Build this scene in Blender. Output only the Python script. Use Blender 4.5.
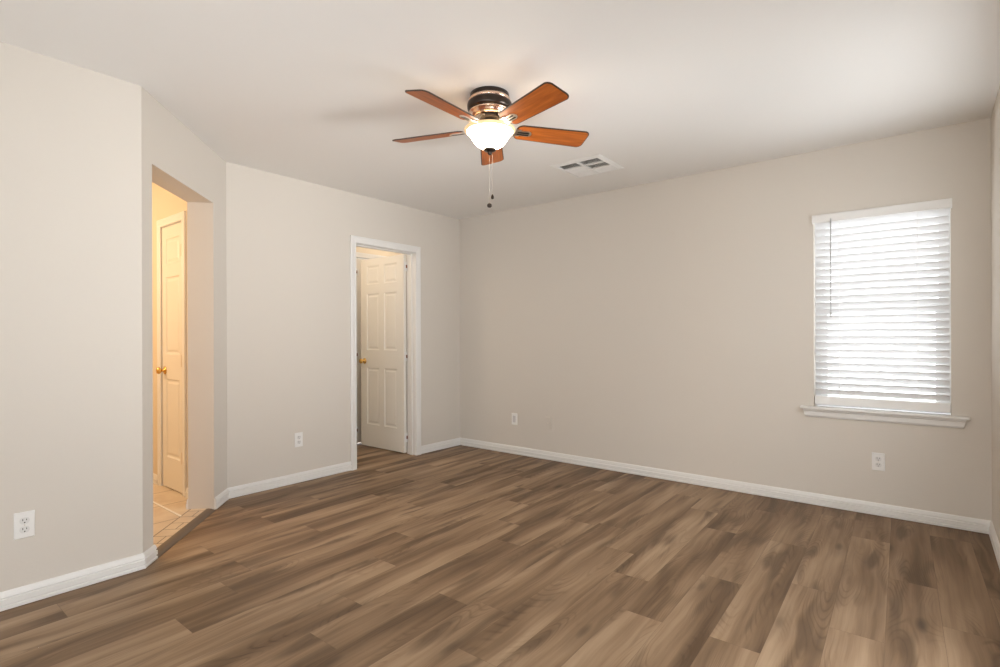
import bpy, bmesh, math, random
from mathutils import Vector, Matrix

for o in list(bpy.data.objects):
    bpy.data.objects.remove(o, do_unlink=True)
SC = bpy.context.scene
COL = SC.collection
PI = math.pi

# ---------------------------------------------------------------- camera
cam_data = bpy.data.cameras.new('camera')
cam_data.sensor_width = 36.0
cam_data.lens = 534.27 / 1000 * 36.0
cam_data.shift_y = 3.59 / 1000
cam_data.clip_start = 0.02
cam = bpy.data.objects.new('camera', cam_data)
COL.objects.link(cam)
YAW, ROLL = -0.6767, -0.0035
fw = Vector((math.sin(YAW), math.cos(YAW), 0))
rt = Vector((math.cos(YAW), -math.sin(YAW), 0))
up = Vector((0, 0, 1))
r2 = rt * math.cos(ROLL) + up * math.sin(ROLL)
u2 = up * math.cos(ROLL) - rt * math.sin(ROLL)
M = Matrix.Identity(4)
for i in range(3):
    M[i][0], M[i][1], M[i][2] = r2[i], u2[i], -fw[i]
M.translation = Vector((3.9694, -4.2452, 1.1681))
cam.matrix_world = M
SC.camera = cam

# ---------------------------------------------------------------- exposure, sky, daylight
SC.view_settings.view_transform = 'Standard'
SC.view_settings.look = 'None'
SC.view_settings.gamma = 1.0
SC.view_settings.use_curve_mapping = False
SC.view_settings.exposure = 0.07
SKY = 5.05         # overcast daylight outside
LAMP = 2.0        # bulbs in the ceiling fan
FLASH = 7.0
FILL = 3.9
HALL = 40.0
BATH = 9.0

world = bpy.data.worlds.new('sky')
SC.world = world
world.use_nodes = True
bg = world.node_tree.nodes['Background']
bg.inputs['Color'].default_value = (0.93, 0.97, 1.0, 1)
bg.inputs['Strength'].default_value = SKY


def area(name, loc, to, sx, sy, power, color, spread=180):
    l = bpy.data.lights.new(name, 'AREA')
    l.shape = 'RECTANGLE'
    l.size, l.size_y = sx, sy
    l.spread = math.radians(spread)
    l.energy, l.color = power, color
    o = bpy.data.objects.new(name, l)
    COL.objects.link(o)
    o.location = loc
    o.rotation_euler = (Vector(to) - Vector(loc)).to_track_quat('-Z', 'Y').to_euler()
    return o


def point(name, loc, radius, power, color):
    l = bpy.data.lights.new(name, 'POINT')
    l.shadow_soft_size = radius
    l.energy, l.color = power, color
    o = bpy.data.objects.new(name, l)
    COL.objects.link(o)
    o.location = loc
    return o


area('photo_flash', (4.05, -4.75, 1.15), (1.6, -1.7, 1.35), 0.35, 0.35, FLASH, (1.0, 0.985, 0.96))
# added daylight-coloured fills, not real lamps, near the right wall and by the camera, aimed at the far left of the room
area('fill_side', (4.22, -1.2, 1.4), (0.0, -2.2, 1.7), 0.9, 0.8, FILL * 0.9, (0.97, 0.985, 1.0), 80)
area('fill_high', (4.22, -1.2, 1.2), (0.2, -2.4, 2.2), 0.9, 0.8, FILL * 1.1, (0.97, 0.985, 1.0), 60)
area('fill_camera', (3.9, -4.9, 1.15), (0.4, -1.8, 2.2), 0.35, 0.35, FILL * 0.95, (0.97, 0.985, 1.0), 60)
point('hall_lamp', (-0.85, -3.85, 1.88), 0.10, HALL, (1.0, 0.72, 0.45))
point('bath_lamp', (-0.45, -1.55, 2.10), 0.10, BATH, (1.0, 0.86, 0.70))
point('bath_inner_fill', (-0.55, -0.30, 2.32), 0.06, BATH * 0.40, (1.0, 0.88, 0.74))  # added second light, brightens the space behind the open door

# ---------------------------------------------------------------- node helpers


def mat(name, color=(0.8, 0.8, 0.8), rough=0.5, metal=0.0, spec=0.5):
    m = bpy.data.materials.new(name)
    m.use_nodes = True
    b = m.node_tree.nodes['Principled BSDF']
    b.inputs['Base Color'].default_value = (*color, 1)
    b.inputs['Roughness'].default_value = rough
    b.inputs['Metallic'].default_value = metal
    b.inputs['Specular IOR Level'].default_value = spec
    return m


class NT:
    def __init__(s, m):
        s.t = m.node_tree
        s.b = s.t.nodes['Principled BSDF']

    def n(s, kind, **kw):
        nd = s.t.nodes.new(kind)
        for k, v in kw.items():
            if k in nd.bl_rna.properties:
                setattr(nd, k, v)
            else:
                nd.inputs[k.replace('_', ' ')].default_value = v
        return nd

    def l(s, a, b):
        s.t.links.new(a, b)

    def math(s, op, a, b=None):
        nd = s.t.nodes.new('ShaderNodeMath')
        nd.operation = op
        for i, v in enumerate((a, b)):
            if v is None:
                continue
            if isinstance(v, (int, float)):
                nd.inputs[i].default_value = v
            else:
                s.l(v, nd.inputs[i])
        return nd.outputs[0]

    def mix(s, fac, a, b, blend='MIX'):
        nd = s.t.nodes.new('ShaderNodeMix')
        nd.data_type = 'RGBA'
        nd.blend_type = blend
        for sock, v in ((nd.inputs[0], fac), (nd.inputs[6], a), (nd.inputs[7], b)):
            if isinstance(v, (int, float)):
                sock.default_value = v
            elif isinstance(v, tuple):
                sock.default_value = (*v, 1) if len(v) == 3 else v
            else:
                s.l(v, sock)
        return nd.outputs[2]

    def ramp(s, fac, stops):
        nd = s.t.nodes.new('ShaderNodeValToRGB')
        cr = nd.color_ramp
        while len(cr.elements) < len(stops):
            cr.elements.new(0.5)
        for e, (p, c) in zip(cr.elements, stops):
            e.position = p
            e.color = (*c, 1) if isinstance(c, tuple) else (c, c, c, 1)
        s.l(fac, nd.inputs[0])
        return nd.outputs[0]

    def bump(s, h, strength, dist):
        nd = s.t.nodes.new('ShaderNodeBump')
        nd.inputs['Strength'].default_value = strength
        nd.inputs['Distance'].default_value = dist
        s.l(h, nd.inputs['Height'])
        s.l(nd.outputs[0], s.b.inputs['Normal'])


def paint(name, color, scale=90, strength=0.10, rough=0.75):
    m = mat(name, color, rough, spec=0.25)
    t = NT(m)
    co = t.n('ShaderNodeTexCoord')
    ns = t.n('ShaderNodeTexNoise', Scale=scale, Detail=2.0)
    t.l(co.outputs['Object'], ns.inputs['Vector'])
    t.bump(ns.outputs['Fac'], strength, 0.004)
    return m


M_WALL = paint('wall_paint', (0.68, 0.630, 0.566))
M_CEIL = paint('ceiling_paint', (0.855, 0.835, 0.805), 60, 0.08, 0.85)
M_HALL = paint('hall_paint', (0.72, 0.63, 0.50))
M_TRIM = mat('white_trim_paint', (0.80, 0.785, 0.76), 0.35)
M_DOOR = mat('white_door_paint', (0.80, 0.765, 0.70), 0.4)
M_PLASTIC = mat('white_plastic', (0.84, 0.83, 0.81), 0.3)
M_DARK = mat('dark_slot', (0.03, 0.028, 0.025), 0.6)
M_BRASS = mat('polished_brass', (0.78, 0.50, 0.16), 0.22, 1.0)
M_COPPER = mat('copper_hinge', (0.20, 0.055, 0.012), 0.35, 0.3)
M_BRONZE = mat('oiled_bronze', (0.055, 0.043, 0.036), 0.28, 0.85)
M_BAND = mat('copper_band', (0.82, 0.60, 0.46), 0.25, 1.0)
M_NICKEL = mat('brushed_nickel', (0.72, 0.66, 0.58), 0.28, 1.0)
M_VINYL = mat('white_vinyl', (0.80, 0.80, 0.80), 0.4)
M_STRIP = mat('brown_threshold', (0.135, 0.098, 0.066), 0.38)
M_GREYWAND = mat('grey_wand', (0.55, 0.55, 0.55), 0.4)
M_VENT = mat('vent_enamel', (0.86, 0.85, 0.83), 0.4)

# translucent slat
M_SLAT = mat('blind_slat', (0.80, 0.80, 0.80), 0.4)
t = NT(M_SLAT)
tr = t.n('ShaderNodeBsdfTranslucent')
tr.inputs['Color'].default_value = (0.9, 0.9, 0.9, 1)
mx = t.n('ShaderNodeMixShader')
mx.inputs[0].default_value = 0.10
t.l(t.b.outputs[0], mx.inputs[1])
t.l(tr.outputs[0], mx.inputs[2])
t.l(mx.outputs[0], t.t.nodes['Material Output'].inputs['Surface'])

# window glass
M_GLASS = mat('window_glass', (1, 1, 1), 0.02)
t = NT(M_GLASS)
tp = t.n('ShaderNodeBsdfTransparent')
gl = t.n('ShaderNodeBsdfGlossy')
gl.inputs['Roughness'].default_value = 0.02
mx = t.n('ShaderNodeMixShader')
mx.inputs[0].default_value = 0.06
t.l(tp.outputs[0], mx.inputs[1])
t.l(gl.outputs[0], mx.inputs[2])
t.l(mx.outputs[0], t.t.nodes['Material Output'].inputs['Surface'])

# frosted bowl, lit from inside
M_BOWL = mat('frosted_glass', (0.95, 0.90, 0.80), 0.35)
t = NT(M_BOWL)
t.b.inputs['Emission Color'].default_value = (1.0, 0.86, 0.66, 1)
t.b.inputs['Emission Strength'].default_value = 20.0
M_RIM = mat('amber_glass_rim', (0.86, 0.66, 0.40), 0.25)
t = NT(M_RIM)
t.b.inputs['Emission Color'].default_value = (1.0, 0.62, 0.28, 1)
t.b.inputs['Emission Strength'].default_value = 0.30

M_INNER = mat('bowl_inner_glass', (0.85, 0.78, 0.66), 0.5)

# fan blade veneer
M_BLADE = mat('cherry_veneer', (0.36, 0.10, 0.02), 0.38, spec=0.3)
t = NT(M_BLADE)
co = t.n('ShaderNodeTexCoord')
mp = t.n('ShaderNodeMapping')
mp.inputs['Scale'].default_value = (5, 60, 5)
t.l(co.outputs['Object'], mp.inputs['Vector'])
ns = t.n('ShaderNodeTexNoise', Scale=1.0, Detail=4.0)
t.l(mp.outputs[0], ns.inputs['Vector'])
t.l(t.ramp(ns.outputs['Fac'], [(0.3, (0.30, 0.070, 0.009)), (0.7, (0.52, 0.140, 0.020))]), t.b.inputs['Base Color'])
M_EDGE = mat('dark_blade_edge', (0.045, 0.022, 0.014), 0.45)

# ---------------------------------------------------------------- wood plank floor material
PW = 0.183


def plank_material():
    m = mat('vinyl_plank', rough=0.5, spec=0.22)
    t = NT(m)
    uv = t.n('ShaderNodeUVMap', uv_map='plank')
    sp = t.n('ShaderNodeSeparateXYZ')
    t.l(uv.outputs[0], sp.inputs[0])
    u, v = sp.outputs[0], sp.outputs[1]
    at = t.n('ShaderNodeAttribute', attribute_name='tone')
    rnd = at.outputs['Fac']
    at2 = t.n('ShaderNodeAttribute', attribute_name='seed')
    seed = at2.outputs['Fac']
    off = t.math('MULTIPLY', seed, 57.0)

    def noise(uu, su, sv, k, detail=2.0, rough=0.5):
        c = t.n('ShaderNodeCombineXYZ')
        t.l(t.math('MULTIPLY', uu, su), c.inputs[0])
        t.l(t.math('ADD', t.math('MULTIPLY', v, sv), t.math('MULTIPLY', seed, k)), c.inputs[1])
        t.l(t.math('MULTIPLY', seed, k * 0.37), c.inputs[2])
        n = t.n('ShaderNodeTexNoise', Scale=1.0, Detail=detail, Roughness=rough)
        t.l(c.outputs[0], n.inputs['Vector'])
        return n.outputs['Fac']

    def centred(x, k):
        return t.math('MULTIPLY', t.math('SUBTRACT', x, 0.5), k)

    wob = centred(noise(u, 3.0, 2.6, 23.0, 1.0), 0.045)      # grain wanders slowly along the board
    uw = t.math('ADD', u, wob)
    broad = noise(uw, 10.0, 1.05, 57.0, 2.0, 0.45)           # light and dark lanes
    streak = noise(uw, 48.0, 1.5, 91.0, 3.0, 0.55)
    fine = noise(uw, 260.0, 7.0, 37.0, 2.0)
    field = noise(uw, 7.5, 1.15, 71.0, 0.0)                  # smooth field whose contours are the cathedral figure
    con = t.math('FRACT', t.math('MULTIPLY', field, 26.0))
    con = t.math('ABSOLUTE', t.math('SUBTRACT', con, 0.5))    # 0..0.5
    figure = t.ramp(con, [(0.0, 1.0), (0.22, 0.0)])
    smoke = t.ramp(noise(uw, 13.0, 1.9, 131.0, 1.5), [(0.55, 0.0), (0.68, 1.0)])
    near = t.ramp(noise(uw, 12.0, 1.7, 131.0, 1.0), [(0.46, 0.0), (0.62, 1.0)])
    vo = t.n('ShaderNodeTexVoronoi', Scale=1.0)
    vo.inputs['Randomness'].default_value = 0.85
    ck = t.n('ShaderNodeCombineXYZ')
    t.l(t.math('ADD', t.math('MULTIPLY', uw, 6.0), t.math('MULTIPLY', seed, 17.0)), ck.inputs[0])
    t.l(t.math('ADD', t.math('MULTIPLY', v, 1.75), t.math('MULTIPLY', seed, 71.0)), ck.inputs[1])
    t.l(ck.outputs[0], vo.inputs['Vector'])
    knot = t.ramp(vo.outputs['Distance'], [(0.045, 1.0), (0.15, 0.0)])
    halo = t.ramp(vo.outputs['Distance'], [(0.08, 1.0), (0.36, 0.0)])

    val = t.math('ADD', 0.545, centred(broad, 1.05))
    val = t.math('ADD', val, centred(streak, 0.40))
    val = t.math('ADD', val, centred(fine, 0.13))
    val = t.math('ADD', val, centred(rnd, 0.20))
    tilt = t.math('MULTIPLY', centred(t.math('DIVIDE', u, PW), 0.34), t.math('SUBTRACT', t.math('MULTIPLY', t.math('FRACT', t.math('MULTIPLY', seed, 13.0)), 1.6), 1.1))
    val = t.math('ADD', val, tilt)                            # most boards run lighter towards one edge
    val = t.math('SUBTRACT', val, t.math('MULTIPLY', t.math('MULTIPLY', figure, near), 0.15))
    col = t.ramp(val, [(0.18, (0.108, 0.064, 0.035)), (0.40, (0.195, 0.122, 0.070)),
                       (0.60, (0.290, 0.190, 0.114)), (0.85, (0.415, 0.290, 0.185))])
    col = t.mix(t.math('MULTIPLY', smoke, 0.72), col, (0.110, 0.068, 0.039))
    col = t.mix(t.math('MULTIPLY', halo, 0.42), col, (0.120, 0.074, 0.042))
    col = t.mix(t.math('MULTIPLY', knot, 0.70), col, (0.060, 0.038, 0.024))
    edge = t.math('MINIMUM', u, t.math('SUBTRACT', PW, u))
    ende = t.math('MINIMUM', v, t.math('SUBTRACT', 1.22, v))
    seam = t.math('LESS_THAN', t.math('MINIMUM', edge, ende), 0.0009)
    col = t.mix(t.math('MULTIPLY', seam, 0.40), col, (0.09, 0.055, 0.033))
    t.l(col, t.b.inputs['Base Color'])
    t.l(t.math('ADD', t.math('MULTIPLY', fine, 0.12), 0.42), t.b.inputs['Roughness'])
    t.bump(t.math('SUBTRACT', t.math('MULTIPLY', fine, 0.35), seam), 0.10, 0.0015)
    return m


M_PLANK = plank_material()

# ---------------------------------------------------------------- plan of the place
H = 2.446
D0 = Vector((0.0, -2.4665))
D1 = Vector((0.8606, -3.2704))
DV = (D1 - D0).normalized()
DN = Vector((-DV.y, DV.x))           # into the bedroom
DT = 0.165                           # thickness of the angled wall
T0, T1, OPEN_H = 0.243, 1.072, 2.087


def dg(tt, off=0.0):
    return D0 + DV * tt + DN * off


def hall_tile_material():
    m = mat('hall_tile', rough=0.3, spec=0.5)
    t = NT(m)
    co = t.n('ShaderNodeTexCoord')
    sp = t.n('ShaderNodeSeparateXYZ')
    t.l(co.outputs['Object'], sp.inputs[0])
    x, y = sp.outputs[0], sp.outputs[1]
    # distance along / behind the angled wall
    tt = t.math('ADD', t.math('MULTIPLY', x, DV.x), t.math('ADD', t.math('MULTIPLY', y, DV.y), -D0.dot(DV)))
    of = t.math('ADD', t.math('MULTIPLY', x, DN.x), t.math('ADD', t.math('MULTIPLY', y, DN.y), -D0.dot(DN)))

    def lines(c, origin, pitch, half):
        f = t.math('FRACT', t.math('DIVIDE', t.math('SUBTRACT', c, origin - 50 * pitch), pitch))
        d = t.math('MULTIPLY', t.math('MINIMUM', f, t.math('SUBTRACT', 1.0, f)), pitch)
        return t.math('LESS_THAN', d, half)
    g = t.math('MAXIMUM', lines(x, -0.16, 0.365, 0.0035), lines(y, -2.847, 0.365, 0.0035))
    inb = t.math('GREATER_THAN', of, -0.150)
    bl = lines(tt, 0.29, 0.115, 0.003)
    il = t.math('LESS_THAN', t.math('ABSOLUTE', t.math('ADD', of, 0.078)), 0.003)
    half = t.math('LESS_THAN', t.math('FRACT', t.math('DIVIDE', t.math('ADD', tt, 5.0), 0.23)), 0.5)
    bl = t.math('MAXIMUM', bl, t.math('MULTIPLY', il, half))
    grout = t.math('ADD', t.math('MULTIPLY', g, t.math('SUBTRACT', 1.0, inb)), t.math('MULTIPLY', bl, inb))
    rim = t.math('LESS_THAN', t.math('ABSOLUTE', t.math('ADD', of, 0.150)), 0.004)
    grout = t.math('MAXIMUM', grout, rim)
    # one pale line along a tile joint
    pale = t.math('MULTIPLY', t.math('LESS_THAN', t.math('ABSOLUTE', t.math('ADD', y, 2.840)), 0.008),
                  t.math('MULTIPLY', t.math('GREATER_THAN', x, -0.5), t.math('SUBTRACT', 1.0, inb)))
    ns = t.n('ShaderNodeTexNoise', Scale=7.0, Detail=4.0)
    t.l(co.outputs['Object'], ns.inputs['Vector'])
    base = t.ramp(ns.outputs['Fac'], [(0.3, (0.60, 0.48, 0.36)), (0.7, (0.74, 0.63, 0.49))])
    col = t.mix(grout, base, (0.20, 0.14, 0.09))
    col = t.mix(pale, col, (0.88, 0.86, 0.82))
    t.l(col, t.b.inputs['Base Color'])
    t.bump(t.math('SUBTRACT', 1.0, grout), 0.3, 0.003)
    return m


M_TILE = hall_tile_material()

# ---------------------------------------------------------------- mesh helpers


def obj(name, bm, mats, parent=None, smooth=False, bevel=0.0, recalc=True, loc=None):
    if recalc:
        bmesh.ops.recalc_face_normals(bm, faces=bm.faces[:])
    me = bpy.data.meshes.new(name)
    bm.to_mesh(me)
    bm.free()
    for m in (mats if isinstance(mats, (list, tuple)) else [mats]):
        me.materials.append(m)
    if smooth:
        for p in me.polygons:
            p.use_smooth = True
    o = bpy.data.objects.new(name, me)
    COL.objects.link(o)
    if parent is not None:
        o.parent = parent
    if loc is not None:
        o.location = loc
    if bevel:
        md = o.modifiers.new('bevel', 'BEVEL')
        md.width = bevel
        md.segments = 2
        md.limit_method = 'ANGLE'
        md.angle_limit = math.radians(40)
    return o


def empty(name, loc=(0, 0, 0), rotz=0.0):
    o = bpy.data.objects.new(name, None)
    o.empty_display_size = 0.05
    COL.objects.link(o)
    o.location = loc
    o.rotation_euler = (0, 0, rotz)
    return o


def thing(o, label, cat, group=None):
    o['label'] = label
    o['category'] = cat
    if group:
        o['group'] = group
    return o


def structure(o, label=None, cat=None):
    o['kind'] = 'structure'
    if label:
        o['label'] = label
    if cat:
        o['category'] = cat
    return o


def box(bm, x0, x1, y0, y1, z0, z1, mi=0):
    vs = [bm.verts.new((x, y, z)) for z in (z0, z1) for y in (y0, y1) for x in (x0, x1)]
    for f in ((0, 2, 3, 1), (4, 5, 7, 6), (0, 1, 5, 4), (2, 6, 7, 3), (0, 4, 6, 2), (1, 3, 7, 5)):
        fc = bm.faces.new([vs[i] for i in f])
        fc.material_index = mi
    return vs


def prism(bm, poly, z0, z1, mi=0):
    lo = [bm.verts.new((p[0], p[1], z0)) for p in poly]
    hi = [bm.verts.new((p[0], p[1], z1)) for p in poly]
    n = len(poly)
    fs = [bm.faces.new(lo[::-1]), bm.faces.new(hi)]
    for i in range(n):
        fs.append(bm.faces.new((lo[i], lo[(i + 1) % n], hi[(i + 1) % n], hi[i])))
    for f in fs:
        f.material_index = mi


def lathe(bm, prof, seg=48, mi=0, axis='z', origin=(0, 0, 0), cap=True):
    """prof: list of (radius, height, [material index])"""
    rings = []
    O = Vector(origin)
    for p in prof:
        r, h = p[0], p[1]
        if r < 1e-6:
            q = Vector((0, 0, h))
            rings.append([(q, True)])
        else:
            rings.append([(Vector((r * math.cos(2 * PI * k / seg), r * math.sin(2 * PI * k / seg), h)), False) for k in range(seg)])
    R = Matrix.Identity(3)
    if axis == 'x':
        R = Matrix(((0, 0, 1), (0, 1, 0), (-1, 0, 0)))
    elif axis == '-y':
        R = Matrix(((1, 0, 0), (0, 0, -1), (0, 1, 0)))
    vr = [[bm.verts.new(O + R @ q) for q, _ in ring] for ring in rings]
    for i in range(len(vr) - 1):
        a, b = vr[i], vr[i + 1]
        m = prof[i + 1][2] if len(prof[i + 1]) > 2 else mi
        for k in range(seg):
            k2 = (k + 1) % seg
            if len(a) == 1 and len(b) == 1:
                continue
            if len(a) == 1:
                f = bm.faces.new((a[0], b[k2], b[k]))
            elif len(b) == 1:
                f = bm.faces.new((a[k], a[k2], b[0]))
            else:
                f = bm.faces.new((a[k], a[k2], b[k2], b[k]))
            f.material_index = m
            f.smooth = True
    if cap:
        for ring in (vr[0], vr[-1]):
            if len(ring) > 1:
                f = bm.faces.new(ring)
                f.material_index = mi


def tube(bm, pts, r, seg=8, mi=0):
    pts = [Vector(p) for p in pts]
    prev = None
    for i, p in enumerate(pts):
        d = (pts[min(i + 1, len(pts) - 1)] - pts[max(i - 1, 0)]).normalized()
        a = d.orthogonal().normalized() if prev is None else (prev - d * prev.dot(d)).normalized()
        prev = a
        b = d.cross(a)
        ring = [bm.verts.new(p + (a * math.cos(2 * PI * k / seg) + b * math.sin(2 * PI * k / seg)) * r) for k in range(seg)]
        if i:
            for k in range(seg):
                f = bm.faces.new((last[k], last[(k + 1) % seg], ring[(k + 1) % seg], ring[k]))
                f.smooth = True
                f.material_index = mi
        else:
            bm.faces.new(ring)
        last = ring
    bm.faces.new(last)


def sweep(bm, path, prof, side=1):
    """extrude profile [(out, z)] along a floor path; 'out' points to the left (side=1) of travel; mitred corners"""
    P = [Vector((p[0], p[1])) for p in path]
    n = len(P)
    rings = []
    for i in range(n):
        ns = []
        if i > 0:
            d = (P[i] - P[i - 1]).normalized()
            ns.append(Vector((-d.y, d.x)) * side)
        if i < n - 1:
            d = (P[i + 1] - P[i]).normalized()
            ns.append(Vector((-d.y, d.x)) * side)
        if len(ns) == 2:
            b = (ns[0] + ns[1]).normalized()
            m = b / max(b.dot(ns[0]), 0.2)
        else:
            m = ns[0]
        rings.append([bm.verts.new((P[i].x + m.x * o, P[i].y + m.y * o, z)) for o, z in prof])
    k = len(prof)
    for i in range(n - 1):
        for j in range(k):
            bm.faces.new((rings[i][j], rings[i + 1][j], rings[i + 1][(j + 1) % k], rings[i][(j + 1) % k]))
    bm.faces.new(rings[0])
    bm.faces.new(rings[-1][::-1])


def wall_openings(bm, A, B, thick_pts, opens, mi=0):
    """wall footprint A->B front edge, thick_pts = (A_back, B_back); opens = [(t0,t1,z0,z1)] measured along A->B"""
    A, B = Vector(A), Vector(B)
    Ab, Bb = Vector(thick_pts[0]), Vector(thick_pts[1])
    d = (B - A).normalized()
    L = (B - A).length
    nb = (Ab - A) - d * (Ab - A).dot(d)      # perpendicular thickness vector

    def q(tv, front):
        if front:
            return A + d * tv
        if tv <= 0:
            return Ab
        if tv >= L:
            return Bb
        return A + d * tv + nb
    cur = 0.0
    for (a, b, z0, z1) in opens:
        prism(bm, [q(cur, 1), q(a, 1), q(a, 0), q(cur, 0)], 0, H)
        if z0 > 0:
            prism(bm, [q(a, 1), q(b, 1), q(b, 0), q(a, 0)], 0, z0)
        if z1 < H:
            prism(bm, [q(a, 1), q(b, 1), q(b, 0), q(a, 0)], z1, H)
        cur = b
    prism(bm, [q(cur, 1), q(L, 1), q(L, 0), q(cur, 0)], 0, H)


# ================================================================= THE SETTING
EAST = 4.2538
REAR = -6.2
# --- floor of planks, one face each
random.seed(11)
bm = bmesh.new()
uvl = bm.loops.layers.uv.new('plank')
tone_l = bm.faces.layers.float.new('tone')
seed_l = bm.faces.layers.float.new('seed')
TH = 0.033
PL = 1.22
known = {6: -1.46, 5: -1.067, 4: -0.53, 2: -2.115, 0: -2.13, -1: -1.82, -2: -2.78, -3: -2.466,
         -5: -1.85, -6: -1.588, -7: -2.45, -9: -1.872, -11: -2.416, -8: -3.36}
# darker and lighter boards where the photograph has them: (row, board index) -> tone
tones = {(2, 0): 0.30, (2, -1): 0.62, (0, 0): 0.18, (0, -1): 0.86, (-1, 0): 0.78, (-1, -1): 0.55, (4, 0): 0.25, (4, -1): 0.62,
         (3, 0): 0.75, (3, -1): 0.60, (-2, 0): 0.45, (-2, -1): 0.85, (-3, 0): 0.25, (-3, -1): 0.80, (-5, 0): 0.75, (-5, -1): 0.30,
         (-6, 0): 0.35, (-6, 1): 0.15, (5, 0): 0.22, (5, -1): 0.65, (6, 0): 0.35, (6, -1): 0.45, (1, 0): 0.5, (-4, 0): 0.3, (-4, -1): 0.65}
prev = 0.0
for k in range(-24, 11):
    x0 = 2.922 + PW * k
    j0 = known.get(k)
    if j0 is None:
        j0 = prev + random.choice((0.43, 0.55, -0.45, 0.7))
    prev = j0
    jm = math.floor((-6.6 - j0) / PL)
    for j in range(jm, jm + 8):
        ya, yb = j0 + j * PL, j0 + (j + 1) * PL
        if yb < -6.4 or ya > 0.4:
            continue
        sh = lambda y: -(y + 1.8) * TH
        vs = [bm.verts.new((x0 + sh(ya), ya, 0)), bm.verts.new((x0 + PW + sh(ya), ya, 0)),
              bm.verts.new((x0 + PW + sh(yb), yb, 0)), bm.verts.new((x0 + sh(yb), yb, 0))]
        f = bm.faces.new(vs)
        f[tone_l] = tones.get((k, j), random.random())
        f[seed_l] = random.random()
        for lp, c in zip(f.loops, ((0, 0), (PW, 0), (PW, PL), (0, PL))):
            lp[uvl].uv = c
for co_, no in (((-1.0, 0, 0), (-1, 0, 0)), ((EAST + 0.05, 0, 0), (1, 0, 0)), ((0, 0.04, 0), (0, 1, 0)), ((0, REAR - 0.05, 0), (0, -1, 0))):
    bmesh.ops.bisect_plane(bm, geom=bm.verts[:] + bm.edges[:] + bm.faces[:], plane_co=co_, plane_no=no, clear_outer=True)
bmesh.ops.remove_doubles(bm, verts=bm.verts[:], dist=1e-5)
structure(obj('floor', bm, M_PLANK, recalc=False))

# --- hall tile floor, a few millimetres above
bm = bmesh.new()
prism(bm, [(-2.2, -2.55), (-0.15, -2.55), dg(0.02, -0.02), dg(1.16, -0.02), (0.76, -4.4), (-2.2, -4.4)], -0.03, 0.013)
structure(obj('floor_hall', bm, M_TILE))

# --- ceiling
bm = bmesh.new()
box(bm, -2.4, EAST + 0.15, REAR - 0.15, 0.15, H, H + 0.1)
structure(obj('ceiling', bm, M_CEIL))

# --- walls
WIN = (3.347, 4.073, 0.668, 2.0)     # window opening x0,x1,z0,z1
DA = (-1.344, -0.645, 2.005)         # bath doorway y0,y1,height (finished opening)
bm = bmesh.new()
wall_openings(bm, (0, 0), (0, -2.4665), ((-0.115, 0), (-0.115, -2.589)), [(-DA[1] - 0.018, -DA[0] + 0.018, 0, DA[2] + 0.018)])
structure(obj('wall_back', bm, M_WALL))
bm = bmesh.new()
wall_openings(bm, D0, D1, (dg(0, -DT), dg((D1 - D0).length, -DT)), [(T0, T1, 0, OPEN_H)])
structure(obj('wall_angled', bm, M_WALL))
bm = bmesh.new()
prism(bm, [D1, dg((D1 - D0).length, -DT), (0.748, REAR), (0.8606, REAR)], 0, H)
structure(obj('wall_left', bm, M_WALL))
bm = bmesh.new()
wall_openings(bm, (-1.03, 0), (EAST + 0.12, 0), ((-1.03, 0.14), (EAST + 0.12, 0.14)), [(WIN[0] + 1.03, WIN[1] + 1.03, WIN[2], WIN[3])])
structure(obj('wall_right', bm, M_WALL))
bm = bmesh.new()
wall_openings(bm, (EAST, REAR), (EAST, 0), ((EAST + 0.12, REAR), (EAST + 0.12, 0)), [(-4.12 - REAR, -3.08 - REAR, 0.10, 1.02), (-2.9 - REAR, -1.75 - REAR, 0.14, 1.02), (-1.7 - REAR, -0.7 - REAR, 1.0, 2.0)])
structure(obj('wall_side', bm, M_WALL))
bm = bmesh.new()
wall_openings(bm, (0.748, REAR), (EAST + 0.12, REAR), ((0.748, REAR - 0.12), (EAST + 0.12, REAR - 0.12)), [(0.6, 2.9, 0.68, 2.02)])
structure(obj('wall_rear', bm, M_WALL))
# bath and hall shells
LD = (-0.727, -0.298, 2.045)         # linen door opening x0,x1,height
bm = bmesh.new()
wall_openings(bm, (-2.2, -2.64), (-0.056, -2.64), ((-2.2, -2.56), (-0.117, -2.56)), [(LD[0] + 2.2, LD[1] + 2.2, 0, LD[2])])
structure(obj('wall_hall_side', bm, M_HALL))
bm = bmesh.new()
box(bm, -2.3, -2.2, -4.4, -2.56, 0, H)
structure(obj('wall_hall_end', bm, M_HALL))
bm = bmesh.new()
box(bm, -2.3, 0.748, -4.5, -4.4, 0, H)
structure(obj('wall_hall_rear', bm, M_HALL))
bm = bmesh.new()
box(bm, -0.727, -0.298, -2.36, -2.35, 0, H)
box(bm, -0.74, -0.727, -2.56, -2.35, 0, H)
box(bm, -0.298, -0.285, -2.56, -2.35, 0, H)
structure(obj('wall_closet', bm, M_HALL))
D3 = (-0.662, -0.052, 2.05)          # second bath door
bm = bmesh.new()
wall_openings(bm, (-0.93, -2.35), (-0.93, 0), ((-1.03, -2.35), (-1.03, 0)), [(D3[0] - 0.018 + 2.35, D3[1] + 0.018 + 2.35, 0, D3[2] + 0.018)])
structure(obj('wall_bath', bm, M_HALL))

# --- baseboards
BH = 0.081
BASE = [(0.0, 0.0035), (0.015, 0.0035), (0.0155, 0.017), (0.0105, 0.020), (0.0105, 0.0235), (0.0150, 0.026), (0.0150, 0.048),
        (0.0095, 0.0505), (0.0095, 0.054), (0.0130, 0.057), (0.0110, 0.066), (0.0075, BH - 0.004), (0.004, BH), (0.0, BH)]
CW = 0.061                            # casing width


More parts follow.
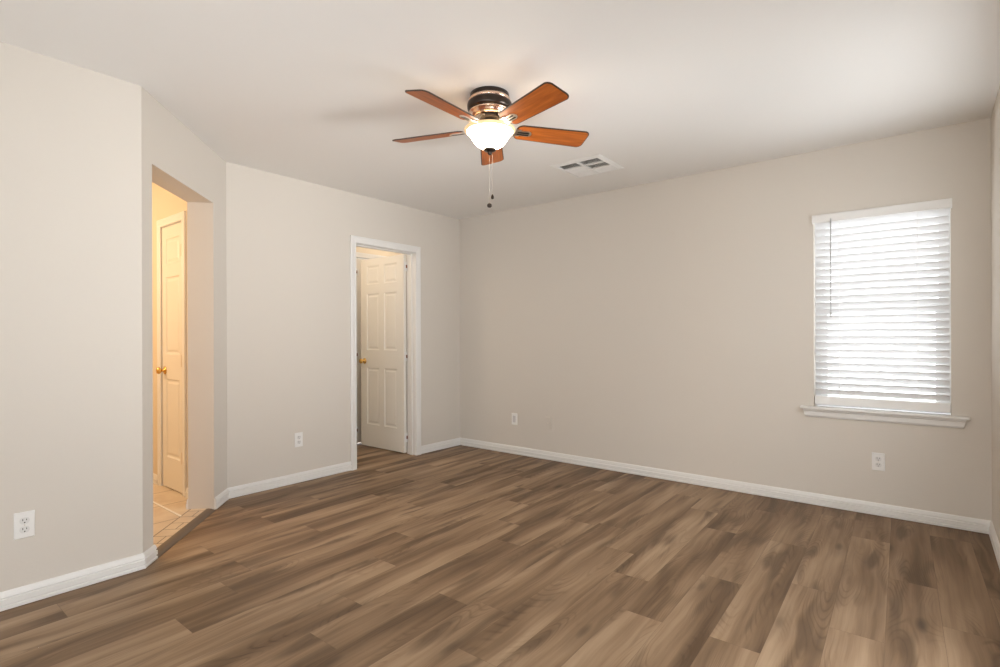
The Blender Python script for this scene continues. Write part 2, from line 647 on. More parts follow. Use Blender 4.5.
def baseboard(name, path, side):
    b = bmesh.new()
    sweep(b, path, BASE, side)
    structure(obj(name, b, M_TRIM))


baseboard('baseboard_left', [dg(1.00, -DT), dg(T1, -DT), dg(T1, 0), D1, (0.8606, REAR)][1:], 1)
baseboard('baseboard_back', [dg(T0, 0), D0, (0, DA[0] - CW)], -1)
baseboard('baseboard_hall_corner', [(-0.245, -2.64), (-0.056, -2.64), dg(T0, -DT)], -1)
baseboard('baseboard_right', [(0, DA[1] + CW), (0, 0), (EAST, 0), (EAST, REAR)], -1)
baseboard('baseboard_hall', [(-2.2, -2.64), (-0.79, -2.64)], -1)
baseboard('baseboard_bath', [(-0.93, -2.35), (-0.93, D3[0] - 0.075)], -1)

# --- threshold strip across the angled opening
bm = bmesh.new()
prof = [(-0.046, 0.0), (-0.046, 0.0135), (-0.041, 0.0160), (-0.030, 0.0165), (-0.014, 0.0145), (0.004, 0.008), (0.012, 0.003), (0.013, 0.0)]
ra = [bm.verts.new((*dg(T0 + 0.016, o), z)) for o, z in prof]
rb = [bm.verts.new((*dg(T1 - 0.016, o), z)) for o, z in prof]
for i in range(len(prof)):
    j = (i + 1) % len(prof)
    bm.faces.new((ra[i], rb[i], rb[j], ra[j]))
bm.faces.new(ra)
bm.faces.new(rb)
structure(obj('trim_1', bm, M_STRIP, smooth=False), 'dark brown floor transition strip between hall tile and plank floor', 'threshold')

# ================================================================= DOORS
ROWS = [(0.235, 0.835), (1.025, 1.62), (1.72, 1.915)]


def door_leaf(w, h, th, cols):
    """leaf in local x 0..w, y -th/2..th/2, z 0..h with moulded raised panels on both faces"""
    b = bmesh.new()
    xs = sorted({0.0, w, *[c for cc in cols for c in cc]})
    zs = sorted({0.0, h, *[c for cc in ROWS for c in cc]})
    for sgn in (-1, 1):
        y = sgn * th / 2
        V = {}

        def v(x, yy, z):
            key = (round(x, 5), round(yy, 5), round(z, 5))
            if key not in V:
                V[key] = b.verts.new((x, yy, z))
            return V[key]
        for i in range(len(xs) - 1):
            for j in range(len(zs) - 1):
                x0, x1, z0, z1 = xs[i], xs[i + 1], zs[j], zs[j + 1]
                panel = any(abs(c[0] - x0) < 1e-6 and abs(c[1] - x1) < 1e-6 for c in cols) and \
                    any(abs(c[0] - z0) < 1e-6 and abs(c[1] - z1) < 1e-6 for c in ROWS)
                if not panel:
                    b.faces.new((v(x0, y, z0), v(x1, y, z0), v(x1, y, z1), v(x0, y, z1)))
                    continue
                rings = []
                for ins, dep in ((0, 0), (0.006, 0.007), (0.014, 0.009), (0.020, 0.009), (0.034, 0.003), (0.038, 0.0025)):
                    yy = y - sgn * dep
                    rings.append([v(x0 + ins, yy, z0 + ins), v(x1 - ins, yy, z0 + ins), v(x1 - ins, yy, z1 - ins), v(x0 + ins, yy, z1 - ins)])
                for a, c in zip(rings, rings[1:]):
                    for k in range(4):
                        b.faces.new((a[k], a[(k + 1) % 4], c[(k + 1) % 4], c[k]))
                b.faces.new(rings[-1])
    bmesh.ops.remove_doubles(b, verts=b.verts[:], dist=1e-6)
    be = [e for e in b.edges if e.is_boundary]
    bmesh.ops.bridge_loops(b, edges=be)
    return b


def knob(parent, x, z, y_face, sgn, mat_=None):
    """round knob with rosette; sgn = direction of the face normal along local y"""
    b = bmesh.new()
    prof = [(0.0, 0.0), (0.031, 0.0), (0.031, 0.004), (0.024, 0.009), (0.011, 0.012), (0.010, 0.026), (0.017, 0.031),
            (0.0255, 0.040), (0.027, 0.048), (0.023, 0.056), (0.012, 0.0605), (0.0, 0.0615)]
    lathe(b, prof, 28, cap=False)
    R = Matrix(((1, 0, 0), (0, 0, sgn), (0, -sgn, 0)))
    for vv in b.verts:
        vv.co = R @ vv.co + Vector((x, y_face, z))
    return obj('door_knob', b, M_BRASS, parent)


def hinge(parent, x, y, z, leaf_dir, name='hinge', m=None, hh=0.088):
    """knuckle barrel plus a small leaf; leaf_dir = unit 2D vector the visible leaf extends to"""
    b = bmesh.new()
    lathe(b, [(0, z - hh / 2 - 0.005), (0.004, z - hh / 2 - 0.003), (0.0065, z - hh / 2), (0.0065, z + hh / 2), (0.004, z + hh / 2 + 0.003), (0, z + hh / 2 + 0.005)],
          14, origin=(x, y, 0), cap=False)
    d = Vector(leaf_dir)
    n = Vector((-d.y, d.x)) * 0.0012
    p0, p1 = Vector((x, y)), Vector((x, y)) + d * 0.030
    prism(b, [p0 - n, p1 - n, p1 + n, p0 + n], z - hh / 2, z + hh / 2)
    hg = obj(name, b, m or M_TRIM, parent)
    if m is None:
        b = bmesh.new()
        lathe(b, [(0, z - 0.016), (0.0078, z - 0.016), (0.0078, z + 0.016), (0, z + 0.016)], 14, origin=(x, y, 0), cap=False)
        obj('knuckle', b, M_COPPER, hg)
    return hg


def casing(parent, horiz, a0, a1, top, face, out, width=CW):
    """moulded casing round an opening. horiz: 'x' or 'y' axis the opening runs along; face = coord of the wall face;
    out = +-1 direction the casing stands proud"""
    b = bmesh.new()
    prof = [(0.0, 0.0), (0.0, 0.009), (0.004, 0.012), (0.010, 0.010), (0.018, 0.011), (0.040, 0.016), (0.052, 0.017), (width, 0.014), (width, 0.0)]
    path = [(a0, 0.0), (a0, top), (a1, top), (a1, 0.0)]
    dirs = [(-1, 0), (-1, 1), (1, 1), (1, 0)]
    rings = []
    for (a, z), (da, dz) in zip(path, dirs):
        ring = []
        for o, h in prof:
            aa, zz, ff = a + da * o, z + dz * o, face + out * h
            ring.append(b.verts.new((aa, ff, zz) if horiz == 'x' else (ff, aa, zz)))
        rings.append(ring)
    k = len(prof)
    for r, s in zip(rings, rings[1:]):
        for i in range(k):
            b.faces.new((r[i], s[i], s[(i + 1) % k], r[(i + 1) % k]))
    b.faces.new(rings[0])
    b.faces.new(rings[-1])
    return obj('casing', b, M_TRIM, parent)


def jamb(parent, horiz, a0, a1, top, f0, f1, s0, s1, th=0.018):
    """lining between faces f0..f1 with a stop bead over s0..s1"""
    b = bmesh.new()

    def bx(pa0, pa1, pf0, pf1, z0, z1):
        if horiz == 'x':
            box(b, pa0, pa1, pf0, pf1, z0, z1)
        else:
            box(b, pf0, pf1, pa0, pa1, z0, z1)
    bx(a0 - th, a0, f0, f1, 0, top + th)
    bx(a1, a1 + th, f0, f1, 0, top + th)
    bx(a0, a1, f0, f1, top, top + th)
    st = 0.011
    bx(a0, a0 + st, s0, s1, 0, top)
    bx(a1 - st, a1, s0, s1, 0, top)
    bx(a0 + st, a1 - st, s0, s1, top - st, top)
    return obj('jamb', b, M_TRIM, parent)


# --- door_1: white six-panel bath door, swung open into the bath
d1 = structure(empty('door_1'), 'white six-panel door standing open into the bathroom', 'door')
jamb(d1, 'y', DA[0], DA[1], DA[2], -0.115, 0.0, -0.078, -0.040)
casing(d1, 'y', DA[0] - 0.003, DA[1] + 0.003, DA[2] + 0.003, 0.0, 1)
casing(d1, 'y', DA[0] - 0.003, DA[1] + 0.003, DA[2] + 0.003, -0.115, -1)
W1 = 0.694
lf = obj('leaf', door_leaf(W1, 1.99, 0.035, [(0.105, 0.305), (0.389, 0.589)]), M_DOOR, d1, bevel=0.0015)
# local x runs from the hinge side; turned to lie along -x
lf.location = (-0.128, -0.6635, 0.012)
lf.rotation_euler = (0, 0, PI)
knob(lf, W1 - 0.062, 0.905, 0.0175, 1)
knob(lf, W1 - 0.062, 0.905, -0.0175, -1)
for hz in (0.165, 0.977, 1.88):
    hinge(d1, -0.121, -0.650, hz, (0, -1))

# --- door_2: narrow linen closet door in the hall, closed
d2 = structure(empty('door_2'), 'narrow three-panel hall closet door, warm in lamp light', 'door')
jamb(d2, 'x', LD[0] + 0.012, LD[1] - 0.012, LD[2] - 0.012, -2.638, -2.56, -2.60, -2.575, 0.012)
casing(d2, 'x', LD[0] + 0.009, LD[1] - 0.009, LD[2] - 0.009, -2.64, -1, 0.058)
W2 = LD[1] - LD[0] - 0.024 - 0.005
lf = obj('leaf', door_leaf(W2, 2.010, 0.034, [(0.074, W2 - 0.074)]), M_DOOR, d2, bevel=0.0015)
lf.location = (LD[0] + 0.0145, -2.6215, 0.019)
knob(lf, 0.055, 0.90, -0.017, -1)
for hz in (0.28, 1.00, 1.82):
    hinge(d2, LD[1] - 0.0145, -2.643, hz, (-1, 0), m=M_NICKEL)

# --- door_3: closed white door in the bath, seen through the gaps beside the open door
d3 = structure(empty('door_3'), 'white inner bathroom door behind the open one, copper hinges', 'door')
jamb(d3, 'y', D3[0], D3[1], D3[2], -1.03, -0.93, -1.0, -0.975)
casing(d3, 'y', D3[0] - 0.003, D3[1] + 0.003, D3[2] + 0.003, -0.93, 1, 0.045)
W3 = D3[1] - D3[0] - 0.008
lf = obj('leaf', door_leaf(W3, 2.03, 0.034, [(0.09, 0.265), (0.335, W3 - 0.09)]), M_DOOR, d3, bevel=0.0015)
lf.location = (-0.949, D3[0] + 0.004, 0.012)
lf.rotation_euler = (0, 0, PI / 2)
for hz in (0.154, 0.982, 1.889):
    hinge(d3, -0.925, D3[0] + 0.002, hz, (0, 1), hh=0.07)

# ================================================================= WINDOW
w1 = structure(empty('window_1'), 'white window with stool and apron under the blind', 'window')
x0, x1, z0, z1 = WIN


def frame_rect(b, x0, x1, z0, z1, wd, y0, y1):
    box(b, x0, x0 + wd, y0, y1, z0, z1)
    box(b, x1 - wd, x1, y0, y1, z0, z1)
    box(b, x0 + wd, x1 - wd, y0, y1, z0, z0 + wd)
    box(b, x0 + wd, x1 - wd, y0, y1, z1 - wd, z1)


bm = bmesh.new()
frame_rect(bm, x0, x1, z0 + 0.015, z1, 0.035, 0.065, 0.135)
obj('frame', bm, M_VINYL, w1, bevel=0.002)
ZM = 1.375
bm = bmesh.new()
frame_rect(bm, x0 + 0.035, x1 - 0.035, ZM - 0.012, z1 - 0.035, 0.022, 0.103, 0.122)
su = obj('upper_sash', bm, M_VINYL, w1, bevel=0.002)
bm = bmesh.new()
frame_rect(bm, x0 + 0.035, x1 - 0.035, z0 + 0.05, ZM + 0.018, 0.038, 0.074, 0.098)
sl = obj('lower_sash', bm, M_VINYL, w1, bevel=0.002)
bm = bmesh.new()
box(bm, x0 + 0.057, x1 - 0.057, 0.110, 0.114, ZM + 0.01, z1 - 0.057)
obj('pane', bm, M_GLASS, su)
bm = bmesh.new()
box(bm, x0 + 0.073, x1 - 0.073, 0.084, 0.088, z0 + 0.088, ZM - 0.02)
obj('pane', bm, M_GLASS, sl)
# stool and apron
bm = bmesh.new()
prism(bm, [(3.267, 0), (3.267, -0.045), (4.160, -0.045), (4.160, 0)], 0.665, 0.683)
box(bm, x0 + 0.001, x1 - 0.001, 0.0, 0.066, 0.669, 0.683)
bmesh.ops.remove_doubles(bm, verts=bm.verts[:], dist=1e-6)
obj('stool', bm, M_TRIM, w1, bevel=0.005)
bm = bmesh.new()
pr = [(0.0, 0.665), (0.026, 0.665), (0.0255, 0.655), (0.020, 0.648), (0.0185, 0.622), (0.012, 0.611), (0.0, 0.608)]
ra, rb = [], []
for o, z in pr:
    kx = (0.665 - z) / 0.057 * 0.011
    ra.append(bm.verts.new((3.281 + kx + (0.026 - o) * 0.25, -o, z)))
    rb.append(bm.verts.new((4.142 - kx - (0.026 - o) * 0.25, -o, z)))
for i in range(len(pr)):
    j = (i + 1) % len(pr)
    bm.faces.new((ra[i], rb[i], rb[j], ra[j]))
bm.faces.new(ra)
bm.faces.new(rb)
obj('apron', bm, M_TRIM, w1)

# --- unseen windows, added and sized for the fill daylight they let in
bm = bmesh.new()
for (ya, yb, za, zb) in ((-4.12, -3.08, 0.10, 1.02), (-2.9, -1.75, 0.14, 1.02), (-1.7, -0.7, 1.0, 2.0)):
    box(bm, EAST + 0.05, EAST + 0.10, ya, ya + 0.04, za, zb)
    box(bm, EAST + 0.05, EAST + 0.10, yb - 0.04, yb, za, zb)
    box(bm, EAST + 0.05, EAST + 0.10, ya + 0.04, yb - 0.04, za, za + 0.04)
    box(bm, EAST + 0.05, EAST + 0.10, ya + 0.04, yb - 0.04, zb - 0.04, zb)
structure(obj('window_fill_side', bm, M_VINYL))
bm = bmesh.new()
for (a, b_) in ((1.348, 1.39), (2.48, 2.52), (3.606, 3.648)):
    box(bm, a, b_, REAR - 0.1, REAR - 0.05, 0.68, 2.02)
for (a, b_) in ((0.68, 0.72), (1.98, 2.02)):
    box(bm, 1.39, 2.48, REAR - 0.1, REAR - 0.05, a, b_)
    box(bm, 2.52, 3.606, REAR - 0.1, REAR - 0.05, a, b_)
structure(obj('window_fill_rear', bm, M_VINYL))  # rear window, added for soft fill

# ================================================================= BLIND
blind = thing(empty('window_blind', (0, 0, 0)), 'white horizontal slatted blind with valance hanging over the window', 'blind')
bx0, bx1 = 3.353, 4.067
bm = bmesh.new()
prf = [(-0.022, 1.942), (-0.026, 1.950), (-0.026, 1.990), (-0.022, 1.998), (-0.006, 1.998), (-0.006, 1.942)]
ra = [bm.verts.new((3.341, y, z)) for y, z in prf]
rb = [bm.verts.new((4.080, y, z)) for y, z in prf]
for i in range(6):
    bm.faces.new((ra[i], rb[i], rb[(i + 1) % 6], ra[(i + 1) % 6]))
bm.faces.new(ra)
bm.faces.new(rb)
for a, b_ in ((3.341, 3.3465), (4.0735, 4.080)):      # short returns to the wall
    box(bm, a, b_, -0.006, -0.0005, 1.942, 1.998)
obj('valance', bm, M_PLASTIC, blind)
bm = bmesh.new()
box(bm, bx0, bx1, 0.0, 0.045, 1.957, 1.997)
obj('headrail', bm, M_VINYL, blind)
TILT = math.radians(50)
SLY = 0.020
PITCH = 0.0457
slats = []
bm = bmesh.new()
NS = 8
top, bot = [], []
for i in range(NS + 1):
    s = (i / NS - 0.5) * 0.050
    crown = 0.0022 * (1 - (2 * i / NS - 1) ** 2)
    # direction up and towards the room
    dy, dz = -math.cos(TILT), math.sin(TILT)
    ny, nz = math.sin(TILT), math.cos(TILT)
    for lst, th in ((top, 0.0011), (bot, -0.0011)):
        c = crown + th
        lst.append((s * dy + c * ny, s * dz + c * nz))
ring = top + bot[::-1]
ra = [bm.verts.new((bx0, y, z)) for y, z in ring]
rb = [bm.verts.new((bx1, y, z)) for y, z in ring]
for i in range(len(ring)):
    j = (i + 1) % len(ring)
    bm.faces.new((ra[i], rb[i], rb[j], ra[j]))
bm.faces.new(ra)
bm.faces.new(rb)
first = obj('slat', bm, M_SLAT, blind, loc=(0, SLY, 1.927))
n_sl = 26
for i in range(1, n_sl):
    s = first.copy()
    COL.objects.link(s)
    s.parent = blind
    s.location = (0, SLY, 1.927 - i * PITCH)
bm = bmesh.new()
box(bm, bx0, bx1 + 0.004, -0.006, 0.040, 0.7005, 0.7545)
obj('bottom_rail', bm, M_PLASTIC, blind, bevel=0.003)
for cx in (3.497, 3.915):
    bm = bmesh.new()
    box(bm, cx - 0.0012, cx + 0.0012, -0.0020, -0.0008, 0.752, 1.96)
    obj('ladder_cord', bm, M_PLASTIC, blind)
bm = bmesh.new()
tube(bm, [(3.452, -0.030, 1.962), (3.452, -0.031, 1.30)], 0.0036, 8)
tube(bm, [(3.452, -0.031, 1.335), (3.452, -0.031, 1.298)], 0.0055, 8)
obj('tilt_wand', bm, M_GREYWAND, blind)

# ================================================================= OUTLETS


def plate_bm(w=0.070, h=0.1145, d=0.0055):
    b = bmesh.new()
    v0 = [(-w / 2, -h / 2), (w / 2, -h / 2), (w / 2, h / 2), (-w / 2, h / 2)]
    a = [b.verts.new((x, 0, z)) for x, z in v0]
    c = [b.verts.new((x, -d * 0.45, z)) for x, z in v0]
    e = [b.verts.new((x * 0.93, -d, z * 0.955)) for x, z in v0]
    for p, q in ((a, c), (c, e)):
        for k in range(4):
            b.faces.new((p[k], p[(k + 1) % 4], q[(k + 1) % 4], q[k]))
    b.faces.new(a)
    b.faces.new(e)
    return b


def disc(b, cx, cz, y0, y1, r, clip=None, seg=24, mi=0):
    pts = []
    for k in range(seg):
        x, z = r * math.cos(2 * PI * k / seg), r * math.sin(2 * PI * k / seg)
        if clip:
            z = max(-clip, min(clip, z))
        pts.append((cx + x, cz + z))
    a = [b.verts.new((x, y0, z)) for x, z in pts]
    c = [b.verts.new((x, y1, z)) for x, z in pts]
    b.faces.new(a)
    b.faces.new(c)
    for k in range(seg):
        b.faces.new((a[k], a[(k + 1) % seg], c[(k + 1) % seg], c[k]))
    for f in b.faces:
        f.material_index = mi


M_RECEPT = mat('outlet_face', (0.74, 0.73, 0.71), 0.35)
M_JACK = mat('grey_insert', (0.62, 0.60, 0.60), 0.35)


def duplex(loc, rotz, label):
    """local +x right, -y out of the wall"""
    r = thing(empty('wall_outlet', loc, rotz), label, 'outlet', 'white duplex outlets')
    obj('cover_plate', plate_bm(), M_PLASTIC, r)
    for s in (0.0195, -0.0195):
        b = bmesh.new()
        disc(b, 0, s, -0.0052, -0.0078, 0.0172, 0.0140)
        rc = obj('receptacle', b, M_RECEPT, r)
        for sx, hh in ((-0.0064, 0.0085), (0.0064, 0.0070)):
            b = bmesh.new()
            box(b, sx - 0.0013, sx + 0.0013, -0.0082, -0.0070, s + 0.003 - hh / 2 + 0.001, s + 0.003 + hh / 2 + 0.001)
            obj('slot', b, M_DARK, rc)
        b = bmesh.new()
        disc(b, 0, s - 0.0078, -0.0070, -0.0082, 0.0027, seg=12)
        obj('ground_hole', b, M_DARK, rc)
    b = bmesh.new()
    disc(b, 0, 0, -0.0052, -0.0066, 0.0028, seg=12)
    obj('screw', b, M_NICKEL, r)
    return r


duplex((0.8606, -3.7245, 0.349), PI / 2, 'white duplex outlet low on the left wall, nearest the camera')
duplex((0.0, -1.9035, 0.346), PI / 2, 'white duplex outlet on the wall between the hall opening and the bathroom door')
duplex((3.710, 0.0, 0.350), 0.0, 'white duplex outlet on the wall below the window')
# flat insert plate
r = thing(empty('data_jack', (0.743, 0.0, 0.351)), 'small white wall plate with grey insert near the far corner', 'wall plate')
obj('cover_plate', plate_bm(), M_PLASTIC, r)
bm = bmesh.new()
box(bm, -0.0165, 0.0165, -0.0075, -0.005, -0.0335, 0.0335)
obj('insert', bm, M_JACK, r, bevel=0.001)
r = thing(empty('coax_plate', (1.147, 0.0, 0.350)), 'wall plate painted beige like the wall, right of the small white plate', 'wall plate')
obj('cover_plate', plate_bm(0.070, 0.1145, 0.009), M_WALL, r)
bm = bmesh.new()
lathe(bm, [(0.0, 0.0), (0.0075, 0.0), (0.0075, 0.004), (0.005, 0.005), (0.005, 0.013), (0.0, 0.013)], 16, axis='-y', origin=(0, -0.0055, 0), cap=False)
obj('coax_connector', bm, M_NICKEL, r)

# ================================================================= DOOR STOP
bp = dg(T0 - 0.035, -DT - 0.0145)
ds = thing(empty('door_stop', (bp.x, bp.y, 0.045), math.atan2(DN.x, -DN.y)), 'white spring door stop on the baseboard at the hall corner', 'door stop')
bm = bmesh.new()
lathe(bm, [(0, 0), (0.011, 0), (0.011, 0.004), (0.006, 0.008), (0.006, 0.012), (0, 0.012)], 16, axis='-y', cap=False)
obj('base', bm, M_NICKEL, ds)
bm = bmesh.new()
pts = []
for i in range(91):
    a = i / 6 * 2 * PI
    pts.append((0.0042 * math.cos(a), -0.010 - 0.052 * i / 90, 0.0042 * math.sin(a)))
tube(bm, pts, 0.0013, 6)
obj('spring', bm, M_NICKEL, ds)
bm = bmesh.new()
lathe(bm, [(0, 0.060), (0.0075, 0.060), (0.008, 0.066), (0.007, 0.075), (0, 0.076)], 16, axis='-y', cap=False)
obj('rubber_tip', bm, M_PLASTIC, ds)

# ================================================================= CEILING VENT
vx0, vx1, vy0, vy1 = 1.772, 2.177, -0.903, -0.502
vent = thing(empty('ceiling_vent', ((vx0 + vx1) / 2, (vy0 + vy1) / 2, H)), 'white square ceiling air register with dark and pale louver banks', 'vent')
hx, hy = (vx1 - vx0) / 2, (vy1 - vy0) / 2
bm = bmesh.new()
ix, iy = hx - 0.036, hy - 0.040
outer = [(-hx, -hy), (hx, -hy), (hx, hy), (-hx, hy)]
inner = [(-ix, -iy), (ix, -iy), (ix, iy), (-ix, iy)]
rings = [[(x, y, -0.0005) for x, y in outer], [(x, y, -0.004) for x, y in outer],
         [(x * (ix + 0.006) / ix, y * (iy + 0.006) / iy, -0.0115) for x, y in inner], [(x, y, -0.0115) for x, y in inner], [(x, y, -0.0005) for x, y in inner]]
vr = [[bm.verts.new(c) for c in ring] for ring in rings]
for a, c in zip(vr, vr[1:] + vr[:1]):
    for k in range(4):
        bm.faces.new((a[k], a[(k + 1) % 4], c[(k + 1) % 4], c[k]))
box(bm, -0.009, 0.009, -iy, iy, -0.0115, -0.0006)
dys = iy * 2 / 3
for yy in (-iy + dys, -iy + 2 * dys):
    box(bm, -ix, -0.009, yy - 0.008, yy + 0.008, -0.0115, -0.0006)
    box(bm, 0.009, ix, yy - 0.008, yy + 0.008, -0.0115, -0.0006)
obj('frame', bm, M_VENT, vent)
bm = bmesh.new()
box(bm, -ix, ix, -iy, iy, -0.0012, -0.0004)
obj('duct_shade', bm, M_DARK, vent)  # flat dark plate, its colour stands for the shade inside the duct
for ci, (cx0, cx1) in enumerate(((-ix, -0.009), (0.009, ix))):
    for ri in range(3):
        cy0 = -iy + dys * ri + (0.008 if ri else 0)
        cy1 = -iy + dys * (ri + 1) - (0.008 if ri < 2 else 0)
        dark = (ri == 0) or (ri == 1 and ci == 1)
        bm = bmesh.new()
        n = 9 if dark else 7
        for i in range(n):
            c = cy0 + (cy1 - cy0) * (i + 0.5) / n
            hw = 0.0024 if dark else 0.0068
            ang = math.radians(35) if dark else math.radians(-38)   # rises away from or faces the room
            dy, dz = hw * math.cos(ang), hw * math.sin(ang)
            vs = [bm.verts.new((x, c + s * dy, -0.0062 + s * dz + q)) for x in (cx0, cx1) for s in (-1, 1) for q in (-0.0004, 0.0004)]
            for f in ((0, 1, 3, 2), (4, 6, 7, 5), (0, 4, 5, 1), (2, 3, 7, 6), (0, 2, 6, 4), (1, 5, 7, 3)):
                bm.faces.new([vs[k] for k in f])
        obj('louver_bank', bm, M_VENT, vent)

# ================================================================= CEILING FAN
FC = Vector((2.165, -2.079, 0))
fan = thing(empty('ceiling_fan', (FC.x, FC.y, H)), 'five-blade flush ceiling fan with cherry blades and lit glass bowl', 'ceiling fan')
FS = 0.981                           # the profile below was measured a little large
fan.scale = (FS, FS, FS)


def fz(z):
    return z - 2.4665


bm = bmesh.new()
lathe(bm, [(0.0, fz(2.4660)), (0.104, fz(2.4660)), (0.106, fz(2.450)), (0.104, fz(2.444)), (0.0, fz(2.444))], 64, cap=False)
obj('canopy', bm, M_BRONZE, fan)
bm = bmesh.new()
lathe(bm, [(0.0, fz(2.4438)), (0.107, fz(2.4438)), (0.111, fz(2.438)), (0.111, fz(2.430)), (0.107, fz(2.4245)), (0.0, fz(2.4245))], 64, cap=False)
obj('trim_band', bm, M_BAND, fan)
bm = bmesh.new()
lathe(bm, [(0.0, fz(2.4243)), (0.112, fz(2.4243)), (0.118, fz(2.419)), (0.1205, fz(2.408)), (0.1205, fz(2.392)), (0.117, fz(2.382)), (0.110, fz(2.3765)), (0.0, fz(2.3765))], 64, cap=False)
obj('motor_housing', bm, M_BRONZE, fan)
bm = bmesh.new()
lathe(bm, [(0.0, fz(2.3763)), (0.108, fz(2.3763)), (0.110, fz(2.372)), (0.106, fz(2.3675)), (0.101, fz(2.364)), (0.099, fz(2.356)), (0.090, fz(2.346)), (0.080, fz(2.342)), (0.0, fz(2.342))], 64, cap=False)
obj('trim_band', bm, M_BAND, fan)
bm = bmesh.new()
lathe(bm, [(0.0, fz(2.3418)), (0.078, fz(2.3418)), (0.081, fz(2.337)), (0.081, fz(2.330)), (0.070, fz(2.322)), (0.050, fz(2.318)), (0.044, fz(2.310)), (0.044, fz(2.292)), (0.052, fz(2.284)), (0.0, fz(2.284))], 48, cap=False)
obj('switch_housing', bm, M_BRONZE, fan)
# fitter plate that holds the bowl
bm = bmesh.new()
lathe(bm, [(0.0, fz(2.2838)), (0.060, fz(2.2838)), (0.062, fz(2.280)), (0.030, fz(2.276)), (0.006, fz(2.274)), (0.006, fz(2.181)), (0.0, fz(2.181))], 40, cap=False)
obj('light_fitter', bm, M_BRONZE, fan)
# bowl: outer skin then inner skin
bm = bmesh.new()
prof = [(0.136, 2.2800), (0.139, 2.2770, 1), (0.1385, 2.2735, 1), (0.133, 2.2695, 1), (0.125, 2.2655, 1), (0.116, 2.2590, 0), (0.1085, 2.249, 0), (0.101, 2.236, 0), (0.0925, 2.222, 0),
        (0.082, 2.208, 0), (0.070, 2.196, 0), (0.056, 2.1865, 0), (0.042, 2.180, 0), (0.028, 2.176, 0), (0.008, 2.175, 0),
        (0.008, 2.179, 2), (0.027, 2.180, 2), (0.040, 2.184, 2), (0.053, 2.190, 2), (0.066, 2.199, 2), (0.078, 2.211, 2), (0.088, 2.225, 2), (0.097, 2.239, 2), (0.105, 2.252, 2),
        (0.113, 2.262, 2), (0.123, 2.2695, 2), (0.133, 2.2745, 1), (0.136, 2.2800, 1)]
lathe(bm, [(p[0], fz(p[1])) + ((p[2],) if len(p) > 2 else ()) for p in prof], 72, cap=False)
bmesh.ops.remove_doubles(bm, verts=bm.verts[:], dist=1e-6)
obj('light_bowl', bm, [M_BOWL, M_RIM, M_INNER], fan)
bm = bmesh.new()
lathe(bm, [(0.0, fz(2.180)), (0.010, fz(2.1755)), (0.033, fz(2.1745)), (0.034, fz(2.170)), (0.027, fz(2.163)), (0.014, fz(2.159)), (0.011, fz(2.154)), (0.012, fz(2.149)), (0.008, fz(2.145)), (0.0, fz(2.144))], 32, cap=False)
obj('finial', bm, M_BRONZE, fan)
# pull chains with fobs
for (dx, dy, zt, zb, big) in ((0.010, 0.009, 2.148, 1.931, 0), (-0.002, -0.002, 2.144, 1.884, 1)):
    bm = bmesh.new()
    n = int((zt - zb) / 0.0052)
    for i in range(n):
        bmesh.ops.create_icosphere(bm, subdivisions=1, radius=0.0012, matrix=Matrix.Translation((dx, dy, fz(zt - (i + 0.5) * 0.0052))))
    tube(bm, [(dx, dy, fz(zt)), (dx, dy, fz(zb))], 0.0006, 5)
    ch = obj('pull_chain', bm, M_NICKEL, fan)
    bm = bmesh.new()
    if big:
        lathe(bm, [(0, fz(zb + 0.003)), (0.004, fz(zb)), (0.0105, fz(zb - 0.004)), (0.0135, fz(zb - 0.011)), (0.0125, fz(zb - 0.018)), (0.007, fz(zb - 0.023)), (0, fz(zb - 0.024))], 20, origin=(dx, dy, 0), cap=False)
    else:
        lathe(bm, [(0, fz(zb + 0.004)), (0.003, fz(zb)), (0.0065, fz(zb - 0.008)), (0.0085, fz(zb - 0.017)), (0.007, fz(zb - 0.023)), (0, fz(zb - 0.026))], 20, origin=(dx, dy, 0), cap=False)
    obj('chain_fob', bm, M_BRONZE, ch)


def blade_outline():
    """x along the blade; returns closed outline with rounded corners"""
    r0, r1, w0, w1, cr0, cr1 = 0.146, 0.566, 0.062, 0.074, 0.034, 0.032
    pts = []

    def arc(cx, cy, r, a0, a1, n=7):
        for i in range(n + 1):
            a = math.radians(a0 + (a1 - a0) * i / n)
            pts.append((cx + r * math.cos(a), cy + r * math.sin(a)))
    arc(r1 - cr1, w1 - cr1, cr1, 90, 0)
    arc(r1 - cr1, -w1 + cr1, cr1, 0, -90)
    arc(r0 + cr0, -w0 + cr0, cr0, -90, -180)
    arc(r0 + cr0, w0 - cr0, cr0, 180, 90)
    return pts


OUT = blade_outline()
bm = bmesh.new()
n = len(OUT)
cxm = sum(p[0] for p in OUT) / n


def inset(k):
    res = []
    for i in range(n):
        a, b_, c = Vector(OUT[i - 1]), Vector(OUT[i]), Vector(OUT[(i + 1) % n])
        d = (c - a).normalized()
        nn = Vector((d.y, -d.x))          # outline runs clockwise, inward normal
        if (Vector((cxm, 0)) - b_).dot(nn) < 0:
            nn = -nn
        res.append(b_ + nn * k)
    return res


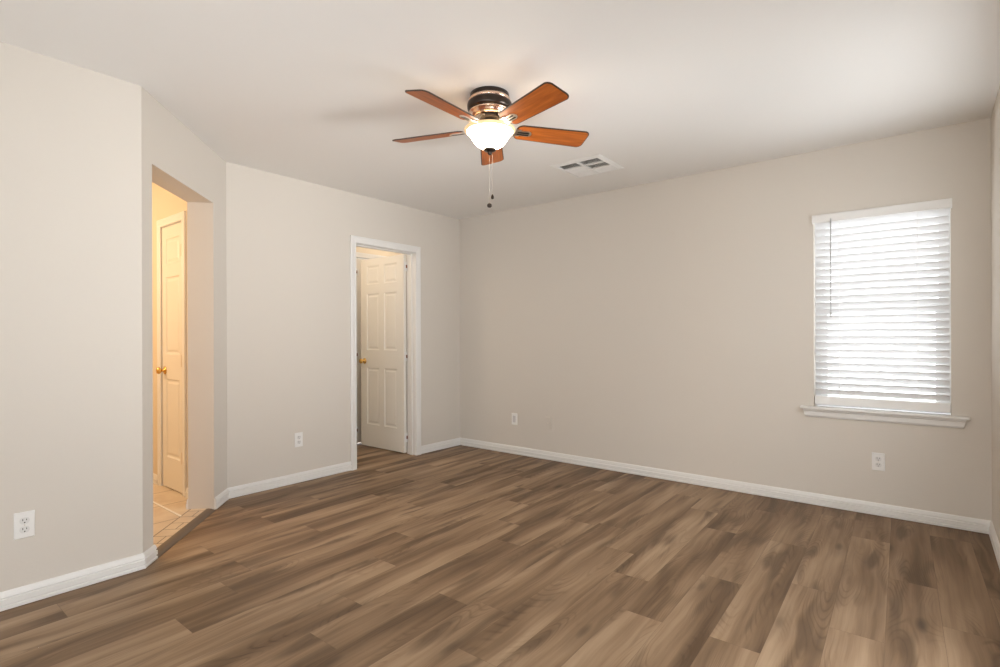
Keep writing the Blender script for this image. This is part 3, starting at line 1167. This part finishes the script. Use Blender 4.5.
rings = []
for k, z in ((0.0055, -0.0034), (0.0, -0.0020), (0.0, 0.0020), (0.0055, 0.0034)):
    rings.append([bm.verts.new((p[0], p[1], z)) for p in inset(k)])
for a, c in zip(rings, rings[1:]):
    for i in range(n):
        f = bm.faces.new((a[i], a[(i + 1) % n], c[(i + 1) % n], c[i]))
        f.material_index = 1
bm.faces.new(rings[0])
bm.faces.new(rings[-1])
PITCHA = math.radians(-14)
blades = []
b0 = obj('blade', bm, [M_BLADE, M_EDGE], fan)
# bracket: arm, forked plate under the blade, slot and screws
bm = bmesh.new()


def plate(b, pts, z0, z1):
    prism(b, pts, z0, z1)


plate(bm, [(0.132, -0.018), (0.215, -0.022), (0.232, -0.014), (0.238, 0.0), (0.232, 0.014), (0.215, 0.022), (0.132, 0.018)], -0.0085, -0.0034)
plate(bm, [(0.132, -0.030), (0.172, -0.028), (0.172, -0.021), (0.132, -0.017)], -0.0085, -0.0034)
plate(bm, [(0.132, 0.017), (0.172, 0.021), (0.172, 0.028), (0.132, 0.030)], -0.0085, -0.0034)
va = []
for x, hw, z in ((0.062, 0.013, 0.052), (0.085, 0.014, 0.050), (0.105, 0.017, 0.034), (0.122, 0.024, 0.006), (0.136, 0.030, -0.004)):
    va.append([bm.verts.new((x, s * hw, z + q)) for s, q in ((-1, -0.004), (1, -0.004), (1, 0.004), (-1, 0.004))])
for a, c in zip(va, va[1:]):
    for i in range(4):
        bm.faces.new((a[i], a[(i + 1) % 4], c[(i + 1) % 4], c[i]))
bm.faces.new(va[0])
bm.faces.new(va[-1])
iron0 = obj('blade_bracket', bm, M_NICKEL, b0, bevel=0.0015)
bm = bmesh.new()
for yy in (-0.0085, 0.0085):
    box(bm, 0.155, 0.222, yy - 0.0045, yy + 0.0045, -0.0092, -0.0084)
slot0 = obj('bracket_inlay', bm, M_BRONZE, b0)
for k in range(5):
    a = math.radians(-16.0 + 72 * k)
    if k == 0:
        o = b0
    else:
        o = b0.copy()
        COL.objects.link(o)
        o.parent = fan
        for chd in (iron0, slot0):
            c = chd.copy()
            COL.objects.link(c)
            c.parent = o
    o.matrix_local = Matrix.Translation((0, 0, fz(2.284))) @ Matrix.Rotation(a, 4, 'Z') @ Matrix.Rotation(PITCHA, 4, 'X')

point('fan_bulbs', (FC.x, FC.y, 2.215), 0.030, LAMP, (1.0, 0.80, 0.56))
